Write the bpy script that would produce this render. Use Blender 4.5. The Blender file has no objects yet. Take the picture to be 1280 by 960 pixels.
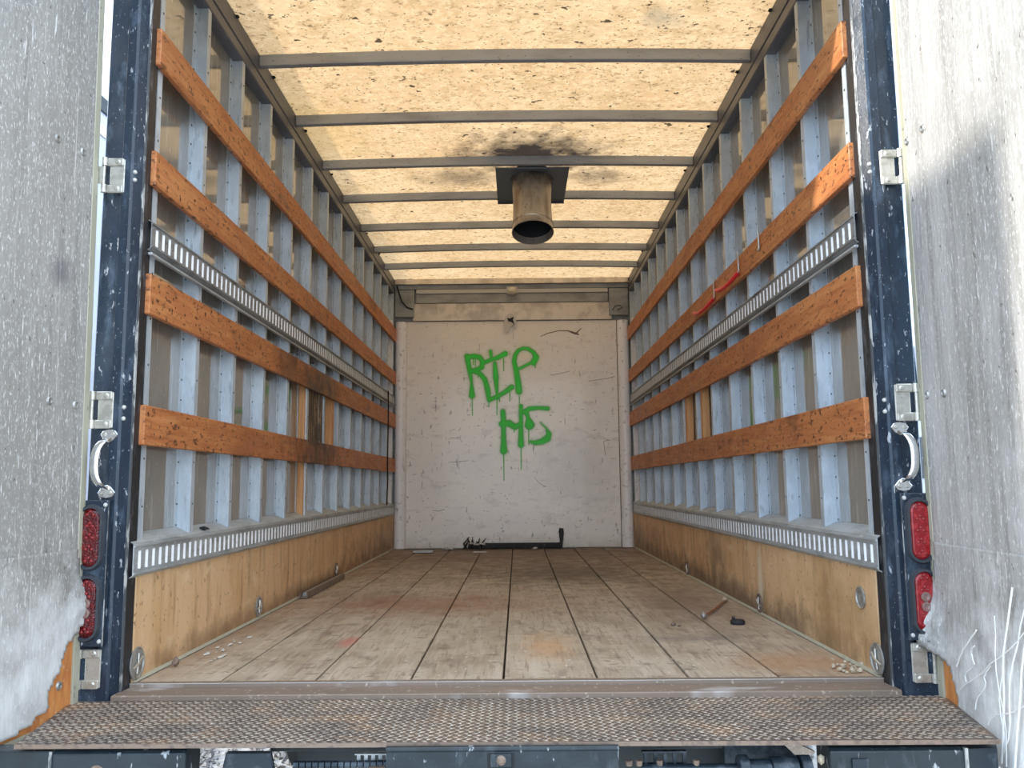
import bpy, bmesh, math, random
from mathutils import Vector, Matrix, noise
import numpy as np
random.seed(7)
SC = bpy.context.scene
COL = SC.collection
# ------------------------------------------------------------------ camera
F = Vector((-0.00550764, 0.99267449, 0.12069394))
RT = Vector((0.99993848, 0.00662921, -0.00889315))
UP = Vector((0.00962811, -0.12063754, 0.99264993))
CAM = Vector((0.04182642, -2.59357561, 0.59534637))
cd = bpy.data.cameras.new('camera'); cam = bpy.data.objects.new('camera', cd); COL.objects.link(cam)
cd.sensor_width = 36; cd.lens = 1042.28 * 36 / 1280; cd.clip_start = .05; cd.clip_end = 500
M = Matrix((RT, UP, -F)).transposed().to_4x4(); M.translation = CAM
cam.matrix_world = M
SC.camera = cam
# ------------------------------------------------------------------ world (sky with bright cloud)
w = bpy.data.worlds.new('sky'); SC.world = w; w.use_nodes = True
nt = w.node_tree; N = nt.nodes; L = nt.links
for n in list(N): N.remove(n)
out = N.new('ShaderNodeOutputWorld'); bg = N.new('ShaderNodeBackground'); L.new(bg.outputs[0], out.inputs[0])
tc = N.new('ShaderNodeTexCoord'); mp = N.new('ShaderNodeMapping'); mp.inputs['Scale'].default_value = (1.2, 1.2, 3.2)
mp.inputs['Location'].default_value = (.3, .1, .0)
L.new(tc.outputs['Generated'], mp.inputs[0])
nz = N.new('ShaderNodeTexNoise'); nz.inputs['Scale'].default_value = 2.0; nz.inputs['Detail'].default_value = 7; L.new(mp.outputs[0], nz.inputs[0])
rp = N.new('ShaderNodeValToRGB'); rp.color_ramp.elements[0].position = .40; rp.color_ramp.elements[1].position = .58
rp.color_ramp.elements[0].color = (.30, .55, .88, 1); rp.color_ramp.elements[1].color = (.92, .96, 1, 1)
L.new(nz.outputs[0], rp.inputs[0]); L.new(rp.outputs[0], bg.inputs[0]); bg.inputs[1].default_value = 1.3
# ------------------------------------------------------------------ sun
sd = bpy.data.lights.new('sun', 'SUN'); sd.energy = 1.9; sd.angle = math.radians(2.2); sd.color = (1, .94, .84)
sun = bpy.data.objects.new('sun', sd); COL.objects.link(sun)
sdir = Vector((1, .25, -.43)).normalized()
sun.rotation_euler = sdir.to_track_quat('-Z', 'Y').to_euler(); sun.location = (-8, -3, 8)
# ------------------------------------------------------------------ exposure
SC.view_settings.view_transform = 'Standard'; SC.view_settings.look = 'None'
SC.view_settings.exposure = 1.52; SC.view_settings.gamma = 1; SC.view_settings.use_curve_mapping = False
SC.cycles.max_bounces = 10; SC.cycles.diffuse_bounces = 6

# ------------------------------------------------------------------ materials
def mat(name, base, layers=(), spots=(), rough=.6, metal=0., bump=None, spec=.5, rnd=0., translucent=0., coat=0., rvar=0.):
    """layers: (scale xyz, lo, hi, colour, strength, detail[, 'v'])  spots: (centre, radii, colour, strength)"""
    m = bpy.data.materials.new(name); m.use_nodes = True
    t = m.node_tree; n = t.nodes; l = t.links
    bs = n['Principled BSDF']; bs.inputs['Roughness'].default_value = rough; bs.inputs['Metallic'].default_value = metal
    bs.inputs['Specular IOR Level'].default_value = spec; bs.inputs['Coat Weight'].default_value = coat
    geo = n.new('ShaderNodeNewGeometry'); pos = geo.outputs['Position']
    if rnd:
        oi = n.new('ShaderNodeObjectInfo'); s = n.new('ShaderNodeVectorMath'); s.operation = 'SCALE'
        cx = n.new('ShaderNodeCombineXYZ')
        for i in range(3): l.new(oi.outputs['Random'], cx.inputs[i])
        l.new(cx.outputs[0], s.inputs[0]); s.inputs['Scale'].default_value = rnd * 10
        a = n.new('ShaderNodeVectorMath'); l.new(pos, a.inputs[0]); l.new(s.outputs[0], a.inputs[1]); ppos = a.outputs[0]
    else: ppos = pos
    def scaled(sc):
        v = n.new('ShaderNodeVectorMath'); v.operation = 'MULTIPLY'; l.new(ppos, v.inputs[0]); v.inputs[1].default_value = sc; return v.outputs[0]
    def noise_(sc, det, kind='n'):
        if kind == 'v':
            q = n.new('ShaderNodeTexVoronoi'); q.inputs['Scale'].default_value = 1
            l.new(scaled(sc), q.inputs['Vector']); return q.outputs['Distance']
        q = n.new('ShaderNodeTexNoise'); q.inputs['Scale'].default_value = 1; q.inputs['Detail'].default_value = det
        q.inputs['Roughness'].default_value = .6
        l.new(scaled(sc), q.inputs['Vector']); return q.outputs[0]
    def mr(src, lo, hi, mx):
        q = n.new('ShaderNodeMapRange'); l.new(src, q.inputs[0]); q.inputs[1].default_value = lo; q.inputs[2].default_value = hi
        q.inputs[3].default_value = 0; q.inputs[4].default_value = mx; return q.outputs[0]
    cur = None
    rgb = n.new('ShaderNodeRGB'); rgb.outputs[0].default_value = (*base, 1); cur = rgb.outputs[0]
    def mix(fac, col):
        nonlocal cur
        x = n.new('ShaderNodeMix'); x.data_type = 'RGBA'; l.new(fac, x.inputs[0]); l.new(cur, x.inputs[6]); x.inputs[7].default_value = (*col, 1)
        cur = x.outputs[2]
    for ly in layers:
        sc, lo, hi, col, st, det = ly[:6]; kd = ly[6] if len(ly) > 6 else 'n'
        mix(mr(noise_(sc, det, kd), lo, hi, st), col)
    if spots:
        wob = noise_((9, 9, 9), 6)
        for c, r, col, st in spots:
            a = n.new('ShaderNodeVectorMath'); a.operation = 'SUBTRACT'; l.new(pos, a.inputs[0]); a.inputs[1].default_value = c
            b = n.new('ShaderNodeVectorMath'); b.operation = 'DIVIDE'; l.new(a.outputs[0], b.inputs[0]); b.inputs[1].default_value = r
            d = n.new('ShaderNodeVectorMath'); d.operation = 'LENGTH'; l.new(b.outputs[0], d.inputs[0])
            e = n.new('ShaderNodeMath'); e.operation = 'MULTIPLY_ADD'; l.new(wob, e.inputs[0]); e.inputs[1].default_value = 1.6; e.inputs[2].default_value = -.8
            g = n.new('ShaderNodeMath'); l.new(d.outputs['Value'], g.inputs[0]); l.new(e.outputs[0], g.inputs[1])
            mix(mr(g.outputs[0], 1.05, .25, st), col)
    l.new(cur, bs.inputs['Base Color'])
    if rvar:
        q = noise_((6, 6, 6), 4); x = n.new('ShaderNodeMapRange'); l.new(q, x.inputs[0]); x.inputs[1].default_value = .3; x.inputs[2].default_value = .7
        x.inputs[3].default_value = max(.03, rough - rvar); x.inputs[4].default_value = rough + rvar; l.new(x.outputs[0], bs.inputs['Roughness'])
    if bump:
        sc, st, det = bump; b = n.new('ShaderNodeBump'); b.inputs['Strength'].default_value = st; b.inputs['Distance'].default_value = .01
        l.new(noise_(sc, det), b.inputs['Height']); l.new(b.outputs[0], bs.inputs['Normal'])
    if translucent:
        tr = n.new('ShaderNodeBsdfTranslucent'); l.new(cur, tr.inputs[0]); x = n.new('ShaderNodeMixShader'); x.inputs[0].default_value = translucent
        l.new(bs.outputs[0], x.inputs[1]); l.new(tr.outputs[0], x.inputs[2]); l.new(x.outputs[0], n['Material Output'].inputs[0])
    return m

K = {}
K['galv'] = mat('galvanised_steel', (.50, .56, .61), [((14, 14, 9), .45, .62, (.62, .69, .75), .7, 5), ((60, 60, 12), .58, .68, (.24, .28, .32), .6, 5), ((90, 90, 90), .66, .72, (.75, .78, .8), .7, 2)], rough=.5, metal=.35, rvar=.1, bump=((80, 80, 40), .15, 3))
K['galv_low'] = mat('weathered_galvanised_track', (.46, .49, .50), [((20, 5, 30), .45, .65, (.30, .32, .32), .8, 6), ((70, 30, 70), .6, .7, (.68, .70, .70), .6, 3)], rough=.55, metal=.4, bump=((60, 60, 60), .2, 3))
K['slot_white'] = mat('lit_slot_white', (.95, .96, .97), [((50, 30, 50), .58, .68, (.6, .6, .6), .5, 4)], rough=.45, metal=.0)  # near-white colour stands in for the light showing in the track slots
K['track_dark'] = mat('dull_grey_track', (.30, .31, .31), [((20, 6, 30), .5, .65, (.17, .17, .17), .8, 6), ((90, 50, 90), .62, .7, (.55, .56, .56), .6, 3)], rough=.5, metal=.4)
K['alu_dark'] = mat('grey_roof_rail', (.12, .125, .145), [((12, 2, 12), .45, .65, (.075, .078, .09), .8, 6), ((40, 8, 40), .6, .7, (.26, .25, .24), .5, 4)], rough=.45, metal=.15)
K['bow'] = mat('grey_roof_bow', (.36, .375, .39), [((3, 12, 12), .45, .65, (.25, .255, .26), .8, 6), ((60, 90, 90), .66, .7, (.08, .07, .06), .8, 3)], rough=.45, metal=.3)
WB = (.47, .165, .055)
K['slat'] = mat('orange_brown_wood', WB, [((30, 3, 30), .42, .62, (.60, .26, .09), .7, 6), ((70, 5, 70), .5, .66, (.33, .10, .03), .7, 5), ((38, 22, 60), .57, .64, (.10, .035, .014), .85, 6), ((7, 2.5, 9), .60, .68, (.13, .045, .018), .6, 7), ((6, 2, 6), .52, .7, (.36, .12, .045), .7, 4), ((45, 45, 45), .64, .68, (.03, .015, .01), .9, 2)],
    spots=[((-1.14, 2.35, 1.0), (.35, .75, .62), (.045, .025, .015), .93), ((-1.14, 1.65, 1.25), (.2, .3, .25), (.1, .04, .02), .6)], rough=.55, rnd=.7, bump=((60, 6, 60), .15, 4), rvar=.1)
K['wood_new'] = mat('pale_orange_wood', (.62, .32, .13), [((50, 50, 4), .45, .65, (.42, .18, .07), .7, 5)], rough=.6, rnd=1)
K['wood_dark'] = mat('scorched_wood', (.10, .07, .05), [((50, 50, 9), .52, .6, (.35, .25, .15), .8, 5), ((70, 70, 70), .6, .65, (.01, .01, .01), 1, 3)], rough=.75, rnd=1)
K['kick'] = mat('plywood_kick', (.74, .50, .28), [((6, 5, 2), .42, .62, (.62, .38, .18), .8, 6), ((35, 22, 3), .52, .68, (.36, .20, .09), .65, 6), ((45, 45, 45), .62, .70, (.16, .09, .05), .8, 4), ((9, 7, 14), .56, .70, (.80, .62, .38), .6, 5)],
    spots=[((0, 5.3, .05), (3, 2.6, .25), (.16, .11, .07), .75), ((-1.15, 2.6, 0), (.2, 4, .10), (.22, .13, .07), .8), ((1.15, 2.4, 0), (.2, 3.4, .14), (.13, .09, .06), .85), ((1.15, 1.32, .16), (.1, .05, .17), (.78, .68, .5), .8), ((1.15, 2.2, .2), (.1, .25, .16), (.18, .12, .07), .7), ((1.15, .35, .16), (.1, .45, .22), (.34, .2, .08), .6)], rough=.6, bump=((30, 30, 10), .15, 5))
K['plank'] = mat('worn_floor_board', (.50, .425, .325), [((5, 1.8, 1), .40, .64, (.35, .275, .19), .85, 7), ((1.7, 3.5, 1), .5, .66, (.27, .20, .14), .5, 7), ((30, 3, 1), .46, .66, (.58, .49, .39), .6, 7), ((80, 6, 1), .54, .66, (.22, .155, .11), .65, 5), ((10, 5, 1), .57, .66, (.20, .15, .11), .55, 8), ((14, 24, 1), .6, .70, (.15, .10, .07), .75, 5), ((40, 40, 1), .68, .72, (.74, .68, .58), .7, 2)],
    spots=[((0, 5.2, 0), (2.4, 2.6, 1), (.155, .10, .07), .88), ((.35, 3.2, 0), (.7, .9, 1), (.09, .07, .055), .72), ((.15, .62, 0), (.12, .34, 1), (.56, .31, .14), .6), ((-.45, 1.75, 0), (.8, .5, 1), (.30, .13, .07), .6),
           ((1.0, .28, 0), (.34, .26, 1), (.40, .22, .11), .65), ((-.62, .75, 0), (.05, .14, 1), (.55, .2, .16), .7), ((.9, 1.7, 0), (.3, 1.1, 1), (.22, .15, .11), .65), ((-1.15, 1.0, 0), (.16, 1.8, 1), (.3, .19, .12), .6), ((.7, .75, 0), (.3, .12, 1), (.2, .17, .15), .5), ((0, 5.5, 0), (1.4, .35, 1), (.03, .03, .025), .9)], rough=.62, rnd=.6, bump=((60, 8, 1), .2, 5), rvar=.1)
K['sill'] = mat('worn_sill', (.22, .17, .13), [((3, 20, 1), .42, .62, (.26, .19, .15), .8, 6), ((60, 60, 60), .62, .7, (.6, .5, .4), .7, 3), ((2.2, 8, 1), .6, .68, (.55, .52, .50), .7, 4)], rough=.55, metal=.2)
K['tread'] = mat('rusty_tread_steel', (.40, .335, .265), [((3, 5, 3), .40, .60, (.22, .185, .155), .85, 6), ((7, 9, 7), .55, .70, (.44, .32, .22), .75, 6), ((90, 90, 90), .58, .68, (.6, .52, .45), .6, 3)], rough=.42, metal=.45, bump=((90, 90, 90), .3, 4))
K['tread_base'] = mat('dark_rusty_deck', (.15, .112, .085), [((3, 5, 3), .40, .60, (.075, .065, .065), .85, 6), ((7, 9, 7), .52, .68, (.25, .15, .09), .75, 6), ((60, 60, 60), .56, .68, (.36, .29, .23), .6, 3)], rough=.5, metal=.3)
K['roof'] = mat('translucent_roof_sheet', (.415, .265, .135), [((1.5, 1.3, 1), .38, .66, (.35, .205, .092), .8, 7), ((8, 10, 1), .46, .64, (.29, .175, .075), .65, 8), ((34, 40, 1), .50, .62, (.50, .345, .19), .45, 4), ((24, 36, 1), .57, .66, (.16, .09, .04), .65, 5), ((17, 21, 1), .655, .685, (.02, .012, .008), .9, 3), ((60, 74, 1), .64, .68, (.05, .028, .014), .8, 2)],
    spots=[((.15, 2.35, 2.62), (.56, .36, 1), (.012, .009, .008), .97), ((-.3, 2.75, 2.62), (.36, .2, 1), (.04, .028, .018), .6), ((.60, 2.75, 2.62), (.26, .16, 1), (.04, .028, .018), .6), ((.70, .85, 2.62), (.11, .10, 1), (.17, .14, .09), .6), ((-1.1, 2.0, 2.62), (.4, .6, 1), (.34, .20, .07), .5)], rough=.5, translucent=.82)
K['skin'] = mat('grey_laminate_skin', (.20, .195, .17), [((9, 9, 3), .42, .64, (.27, .255, .23), .7, 6), ((55, 40, 5), .58, .68, (.42, .41, .38), .6, 5), ((90, 70, 40), .66, .71, (.5, .49, .46), .6, 3)],
    spots=[((0, 2.3, 1.0), (3, .3, .6), (.13, .13, .06), .5)], rough=.06, spec=1., rvar=.03); K['skin'].node_tree.nodes['Principled BSDF'].inputs['IOR'].default_value = 2.1
K['post'] = mat('chipped_navy_paint', (.008, .018, .034), [((9, 9, 3), .45, .65, (.018, .036, .062), .7, 6), ((24, 24, 9), .54, .70, (.09, .13, .18), .6, 7), ((60, 60, 20), .645, .68, (.40, .42, .45), .8, 3), ((150, 150, 90), .69, .72, (.35, .37, .4), .6, 2)], rough=.34, coat=.12, rvar=.12, bump=((30, 30, 30), .12, 4))
K['post_edge'] = mat('bare_chipped_edge', (.07, .08, .09), [((50, 50, 12), .50, .60, (.50, .50, .48), .85, 5)], rough=.5)
K['black'] = mat('black_jamb_paint', (.016, .017, .020), [((30, 30, 14), .56, .66, (.10, .10, .11), .7, 5)], rough=.5)
K['seal'] = mat('rubber_grommet', (.035, .042, .052), [((30, 30, 30), .5, .7, (.06, .07, .08), .6, 4)], rough=.45)
K['navy'] = mat('navy_bumper_paint', (.009, .018, .024), [((8, 8, 8), .45, .65, (.022, .036, .046), .8, 6), ((40, 40, 14), .64, .69, (.45, .48, .50), .8, 3), ((16, 16, 5), .60, .72, (.08, .10, .115), .6, 6)], rough=.38, bump=((30, 30, 30), .2, 4))
K['under'] = mat('dark_chassis_steel', (.018, .026, .03), [((15, 15, 15), .5, .68, (.05, .065, .07), .7, 5)], rough=.6)
K['mech'] = mat('blue_grey_hydraulics', (.016, .028, .04), [((20, 20, 20), .5, .62, (.08, .10, .12), .7, 5)], rough=.4, metal=.2)
K['steel'] = mat('zinc_hinge_steel', (.60, .58, .52), [((30, 30, 30), .48, .64, (.38, .36, .31), .7, 5), ((70, 70, 70), .66, .7, (.12, .1, .08), .6, 3)], rough=.38, metal=.7, bump=((40, 40, 40), .1, 3))
K['chrome'] = mat('chrome', (.86, .87, .88), [((40, 40, 40), .62, .7, (.4, .4, .4), .5, 3)], rough=.12, metal=1)
K['lens'] = mat('red_lens', (.085, .003, .005), [((70, 70, 70), .5, .62, (.17, .006, .008), .8, 2)], rough=.2, coat=.15, bump=((140, 140, 140), .5, 1))
K['lens_sunlit'] = mat('sunlit_red_lens', (.26, .008, .012), [((70, 70, 70), .5, .62, (.42, .03, .035), .8, 2)], rough=.2, coat=.2)  # same red lens, sunlight on the right post put into the colour
K['led'] = mat('red_led_dome', (.26, .014, .016), rough=.15, coat=.3)
K['clear'] = mat('clear_lamp_dome', (.22, .13, .11), [((60, 60, 60), .5, .6, (.3, .1, .1), .6, 3)], rough=.12, coat=.5)
DL = [((3, 3, 1.1), .38, .64, (.27, .262, .24), .75, 7), ((40, 28, 1.5), .48, .64, (.23, .22, .205), .6, 7), ((90, 90, 60), .54, .64, (.46, .455, .43), .6, 4),
      ((170, 170, 60), .60, .67, (.72, .72, .70), .75, 2), ((90, 90, 12), .64, .69, (.78, .78, .76), .7, 3), ((70, 70, .9), .64, .69, (.66, .65, .63), .55, 3), ((55, 55, 34), .70, .73, (.09, .08, .07), .8, 2), ((2.2, 2.2, 2.2), .52, .66, (.24, .235, .22), .45, 8)]
K['liner_l'] = mat('grey_door_liner', (.34, .33, .305), DL, spots=[((-1.3, -.55, -.05), (1, .8, .44), (.70, .71, .70), .85), ((-1.3, -.2, .1), (1, .2, .25), (.72, .73, .72), .7), ((-1.3, -.23, 1.22), (1, .07, .06), (.14, .14, .15), .7)], rough=.6, bump=((40, 40, 14), .35, 6))
K['liner_r'] = mat('pale_door_liner', (.46, .45, .435), DL, spots=[((1.3, -.5, -.1), (1, .55, .42), (.84, .84, .82), .95), ((1.27, -1.0, .3), (1, .5, .7), (.72, .72, .71), .7)], rough=.55, bump=((50, 50, 14), .4, 6))
K['trim'] = mat('greenish_door_edge', (.42, .405, .31), [((20, 20, 3), .45, .65, (.37, .35, .26), .7, 5), ((60, 60, 30), .66, .7, (.15, .13, .1), .7, 2)], rough=.6)
K['core'] = mat('exposed_door_plywood', (.66, .27, .075), [((40, 40, 8), .45, .65, (.45, .14, .04), .8, 6), ((60, 60, 60), .62, .7, (.75, .55, .35), .6, 3)], rough=.7)
K['panel'] = mat('scuffed_white_panel', (.86, .83, .77), [((2, 2, 2), .42, .62, (.80, .79, .76), .7, 6), ((7, 7, 16), .56, .68, (.55, .52, .49), .55, 7), ((30, 30, 8), .64, .69, (.22, .19, .17), .75, 5), ((22, 22, 60), .66, .70, (.13, .11, .10), .7, 3), ((12, 12, 34), .67, .70, (.36, .22, .12), .6, 3)],
    spots=[((0, 5.5, 0), (1.6, 1, .13), (.45, .42, .34), .55), ((.6, 5.5, .75), (.5, 1, .5), (.60, .58, .55), .5), ((-.1, 5.5, 2.3), (1.8, 1, .9), (.80, .70, .58), .55)], rough=.36, spec=.9, coat=.2, bump=((30, 30, 30), .1, 4))
K['pillar'] = mat('white_corner_pillar', (.86, .87, .9), [((30, 30, 30), .60, .68, (.3, .3, .3), .7, 4), ((14, 14, 5), .6, .7, (.45, .44, .43), .6, 5)], rough=.3)
K['alu'] = mat('dull_aluminium_strip', (.66, .60, .52), [((5, 5, 5), .45, .6, (.38, .34, .31), .7, 4), ((60, 60, 60), .66, .7, (.2, .15, .1), .7, 3)], rough=.32, metal=.5)
K['head'] = mat('grey_header', (.33, .34, .33), [((4, 4, 8), .45, .65, (.16, .165, .16), .7, 5)], rough=.5)
K['head_lt'] = mat('pale_header_strip', (.52, .51, .47), rough=.5)
K['pipe'] = mat('sooty_galvanised_duct', (.46, .41, .345), [((26, 26, 3), .48, .62, (.34, .28, .22), .7, 5), ((40, 40, 5), .62, .7, (.55, .33, .2), .6, 4), ((60, 60, 60), .64, .7, (.1, .08, .06), .7, 3)], spots=[((.15, 2.52, 2.62), (.25, .3, .19), (.04, .04, .045), .9), ((.05, 2.45, 2.35), (.025, .2, .2), (.16, .09, .05), .7), ((.24, 2.45, 2.33), (.02, .2, .22), (.12, .08, .06), .7)], rough=.33, metal=.55)
K['ductplate'] = mat('dark_blue_grey_plate', (.12, .14, .165), rough=.5, metal=.3)
K['soot'] = mat('soot_black', (.012, .014, .016), rough=.8)
K['disc'] = mat('dull_steel_cup', (.42, .42, .40), [((50, 50, 50), .5, .64, (.2, .2, .19), .7, 4)], rough=.4, metal=.6)
K['rust'] = mat('rusty_steel', (.22, .16, .12), [((50, 50, 50), .5, .64, (.09, .07, .06), .7, 4)], rough=.7)
K['char'] = mat('charred_rubber', (.018, .018, .02), [((50, 50, 50), .6, .68, (.18, .17, .16), .6, 4)], rough=.7)
K['paper'] = mat('torn_grey_paper', (.58, .56, .52), rough=.8)
K['paper_white'] = mat('white_fibre', (.86, .86, .84), rough=.8)
K['rod_rust'] = mat('orange_brown_rust', (.33, .15, .07), [((60, 60, 60), .5, .6, (.16, .07, .04), .7, 3)], rough=.7)
K['foam'] = mat('crumbled_foam', (.50, .42, .31), [((60, 60, 60), .5, .6, (.35, .28, .2), .7, 3)], rough=.9)
K['wirered'] = mat('red_strap', (.75, .02, .03), rough=.4)
K['cable'] = mat('black_cable', (.012, .012, .014), rough=.5)
K['bowdark'] = mat('screw_head', (.03, .025, .02), rough=.5)
K['rivet'] = mat('pale_rivet', (.62, .62, .60), rough=.4, metal=.3)
K['dirt'] = mat('gravel_ground', (.46, .44, .41), [((4, 4, 4), .4, .65, (.34, .325, .30), .8, 6), ((40, 40, 40), .55, .65, (.46, .44, .42), .7, 3)], rough=.9, bump=((40, 40, 40), .8, 5))
K['stone'] = mat('gravel_stone', (.22, .21, .20), [((25, 25, 25), .42, .6, (.11, .105, .10), .8, 3), ((14, 14, 14), .55, .65, (.34, .33, .32), .7, 3)], rough=.85)
K['white_box'] = mat('white_truck_body', (.40, .42, .52), [((2, 2, 2), .45, .65, (.57, .59, .70), .6, 4)], rough=.35)
K['van_white'] = mat('white_van_paint', (.78, .79, .82), rough=.25, coat=.4)
K['glass_dk'] = mat('dark_window_glass', (.012, .035, .04), rough=.06, spec=.8)
K['tyre'] = mat('tyre_rubber', (.02, .02, .02), rough=.8)
K['foam_lamp'] = mat('clouded_lamp_plastic', (.60, .56, .46), rough=.4)

# ------------------------------------------------------------------ mesh builder
ORG = {}
class MB:
    def __init__(s, xf=None): s.v = []; s.f = []; s.xf = xf
    def add(s, vs, fs):
        b = len(s.v); s.v += [tuple(s.xf(*p)) if s.xf else tuple(p) for p in vs]; s.f += [tuple(b + i for i in f) for f in fs]; return s
    def box(s, x0, x1, y0, y1, z0, z1):
        return s.add([(x, y, z) for x in (x0, x1) for y in (y0, y1) for z in (z0, z1)], [(0, 1, 3, 2), (4, 6, 7, 5), (0, 4, 5, 1), (2, 3, 7, 6), (0, 2, 6, 4), (1, 5, 7, 3)])
    def prism(s, prof, a, b, ax='z'):
        mk = {'z': lambda u, v, t: (u, v, t), 'y': lambda u, v, t: (u, t, v), 'x': lambda u, v, t: (t, u, v)}[ax]
        n = len(prof)
        return s.add([mk(u, v, a) for u, v in prof] + [mk(u, v, b) for u, v in prof], [tuple(range(n)), tuple(range(n, 2 * n))] + [(i, (i + 1) % n, n + (i + 1) % n, n + i) for i in range(n)])
    def tube(s, pts, r, n=10, caps=True):
        pts = [Vector(p) for p in pts]; rs = r if isinstance(r, (list, tuple)) else [r] * len(pts)
        vs = []; fs = []; prev = None
        for i, p in enumerate(pts):
            d = (pts[min(i + 1, len(pts) - 1)] - pts[max(i - 1, 0)]).normalized()
            if prev is None: prev = d.orthogonal().normalized()
            u = (prev - d * prev.dot(d)).normalized(); prev = u; q = d.cross(u)
            for k in range(n):
                a = 2 * math.pi * k / n; vs.append(tuple(p + (u * math.cos(a) + q * math.sin(a)) * rs[i]))
        for i in range(len(pts) - 1):
            for k in range(n): fs.append((i * n + k, i * n + (k + 1) % n, (i + 1) * n + (k + 1) % n, (i + 1) * n + k))
        if caps: fs += [tuple(range(n)), tuple(range((len(pts) - 1) * n, len(pts) * n))]
        return s.add(vs, fs)
    def lathe(s, prof, c, axis, n=20):
        """prof: (r, h) pairs along axis from c"""
        axis = Vector(axis).normalized(); u = axis.orthogonal().normalized(); q = axis.cross(u); c = Vector(c); vs = []; fs = []
        for r, h in prof:
            for k in range(n):
                a = 2 * math.pi * k / n; vs.append(tuple(c + axis * h + (u * math.cos(a) + q * math.sin(a)) * max(r, 1e-4)))
        for i in range(len(prof) - 1):
            for k in range(n): fs.append((i * n + k, i * n + (k + 1) % n, (i + 1) * n + (k + 1) % n, (i + 1) * n + k))
        return s.add(vs, fs)
    def blob(s, c, r, seed=0, jag=.35, sub=1):
        bm = bmesh.new(); bmesh.ops.create_icosphere(bm, subdivisions=sub, radius=1); rd = random.Random(seed); bm.verts.index_update()
        s.add([(c[0] + v.co.x * r[0] * (1 + rd.uniform(-jag, jag)), c[1] + v.co.y * r[1] * (1 + rd.uniform(-jag, jag)), c[2] + v.co.z * r[2] * (1 + rd.uniform(-jag, jag))) for v in bm.verts],
              [tuple(v.index for v in f.verts) for f in bm.faces]); bm.free(); return s
    def build(s, name, m, parent=None, bevel=0, smooth=False, origin=None, kind=None, label=None):
        me = bpy.data.meshes.new(name)
        V = np.array(s.v); 
        if origin is None: o = Vector(((V[:, 0].min() + V[:, 0].max()) / 2, (V[:, 1].min() + V[:, 1].max()) / 2, V[:, 2].min()))
        else: o = Vector(origin)
        me.from_pydata([(p[0] - o.x, p[1] - o.y, p[2] - o.z) for p in s.v], [], s.f)
        bm = bmesh.new(); bm.from_mesh(me); bmesh.ops.recalc_face_normals(bm, faces=bm.faces)
        if bevel: bmesh.ops.bevel(bm, geom=[e for e in bm.edges if len(e.link_faces) == 2 and e.calc_face_angle(0) > .6], offset=bevel, segments=1 if bevel < .004 else 2, affect='EDGES', profile=.6)
        if smooth:
            for f in bm.faces: f.smooth = True
            for e in bm.edges:
                if len(e.link_faces) == 2 and e.calc_face_angle(0) > .7: e.smooth = False
        bm.to_mesh(me); bm.free()
        me.materials.append(K[m] if isinstance(m, str) else m)
        ob = bpy.data.objects.new(name, me); COL.objects.link(ob); ORG[ob.name] = o
        if parent: ob.parent = parent; ob.location = o - ORG[parent.name]
        else: ob.location = o
        if kind: ob['kind'] = kind
        if label: ob['label'] = label
        return ob
def thing(name, label, cat, loc, group=None):
    o = bpy.data.objects.new(name, None); o.empty_display_size = .1; COL.objects.link(o); o.location = loc; ORG[o.name] = Vector(loc)
    return tag(o, label, cat, group)
def tag(o, label, cat, group=None):
    o['label'] = label; o['category'] = cat
    if group: o['group'] = group
    return o
def struct(o): o['kind'] = 'structure'; return o
def group_root(name, loc):
    o = bpy.data.objects.new(name, None); COL.objects.link(o); o.location = loc; ORG[o.name] = Vector(loc); o['kind'] = 'structure'; return o

D = 5.51
# ================================================================== ground
g = MB().box(-60, 60, -40, 90, -1.25, -1.05).build('ground', 'dirt'); struct(g)
rd = random.Random(3); st = MB()
for i in range(5200):
    x, y = (rd.uniform(-3.0, -.7), rd.uniform(1.2, 5.6)) if i < 3800 else (rd.uniform(.6, 2.6), rd.uniform(1.2, 4.5))
    r = rd.uniform(.014, .034); a = rd.uniform(0, 6.3)
    pts = []
    for k, (dx, dy, dz) in enumerate([(1, 0, 0), (-.3, .9, .1), (-.9, -.2, 0), (.2, -1, .1), (.1, .1, .9), (0, 0, -.6)]):
        j = rd.uniform(.7, 1.2); pts.append((x + r * j * (dx * math.cos(a) - dy * math.sin(a)), y + r * j * (dx * math.sin(a) + dy * math.cos(a)), -1.045 + r * j * dz + (i % 3) * .006))
    st.add(pts, [(0, 1, 4), (1, 2, 4), (2, 3, 4), (3, 0, 4), (1, 0, 5), (2, 1, 5), (3, 2, 5), (0, 3, 5)])
s_ = st.build('gravel', 'stone', g, kind='stuff')

# ================================================================== floor of the box
fl = MB().box(-1.16, 1.16, .075, D + .05, -.1, -.034).build('floor', 'under'); struct(fl)
seams = [-1.15, -.889, -.593, -.296, -.008, .284, .568, .845, 1.15]
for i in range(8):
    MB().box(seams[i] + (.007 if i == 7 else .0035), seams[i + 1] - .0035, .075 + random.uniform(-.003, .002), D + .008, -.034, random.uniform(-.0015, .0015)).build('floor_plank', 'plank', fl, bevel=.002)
MB().box(-1.15, 1.15, .036, .072, -.05, .003).build('sill_strip', 'sill', fl, bevel=.002)
MB().box(-1.16, 1.16, -.062, .036, -.06, -.008).build('sill_plate', 'sill', fl, bevel=.003)
MB().box(-1.15, 1.15, .0365, .0385, .0028, .0042).build('sill_weld', 'rivet', fl)
MB().box(-1.2, 1.2, -.05, .03, -.125, -.06).build('sill_beam', 'under', fl)

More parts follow.
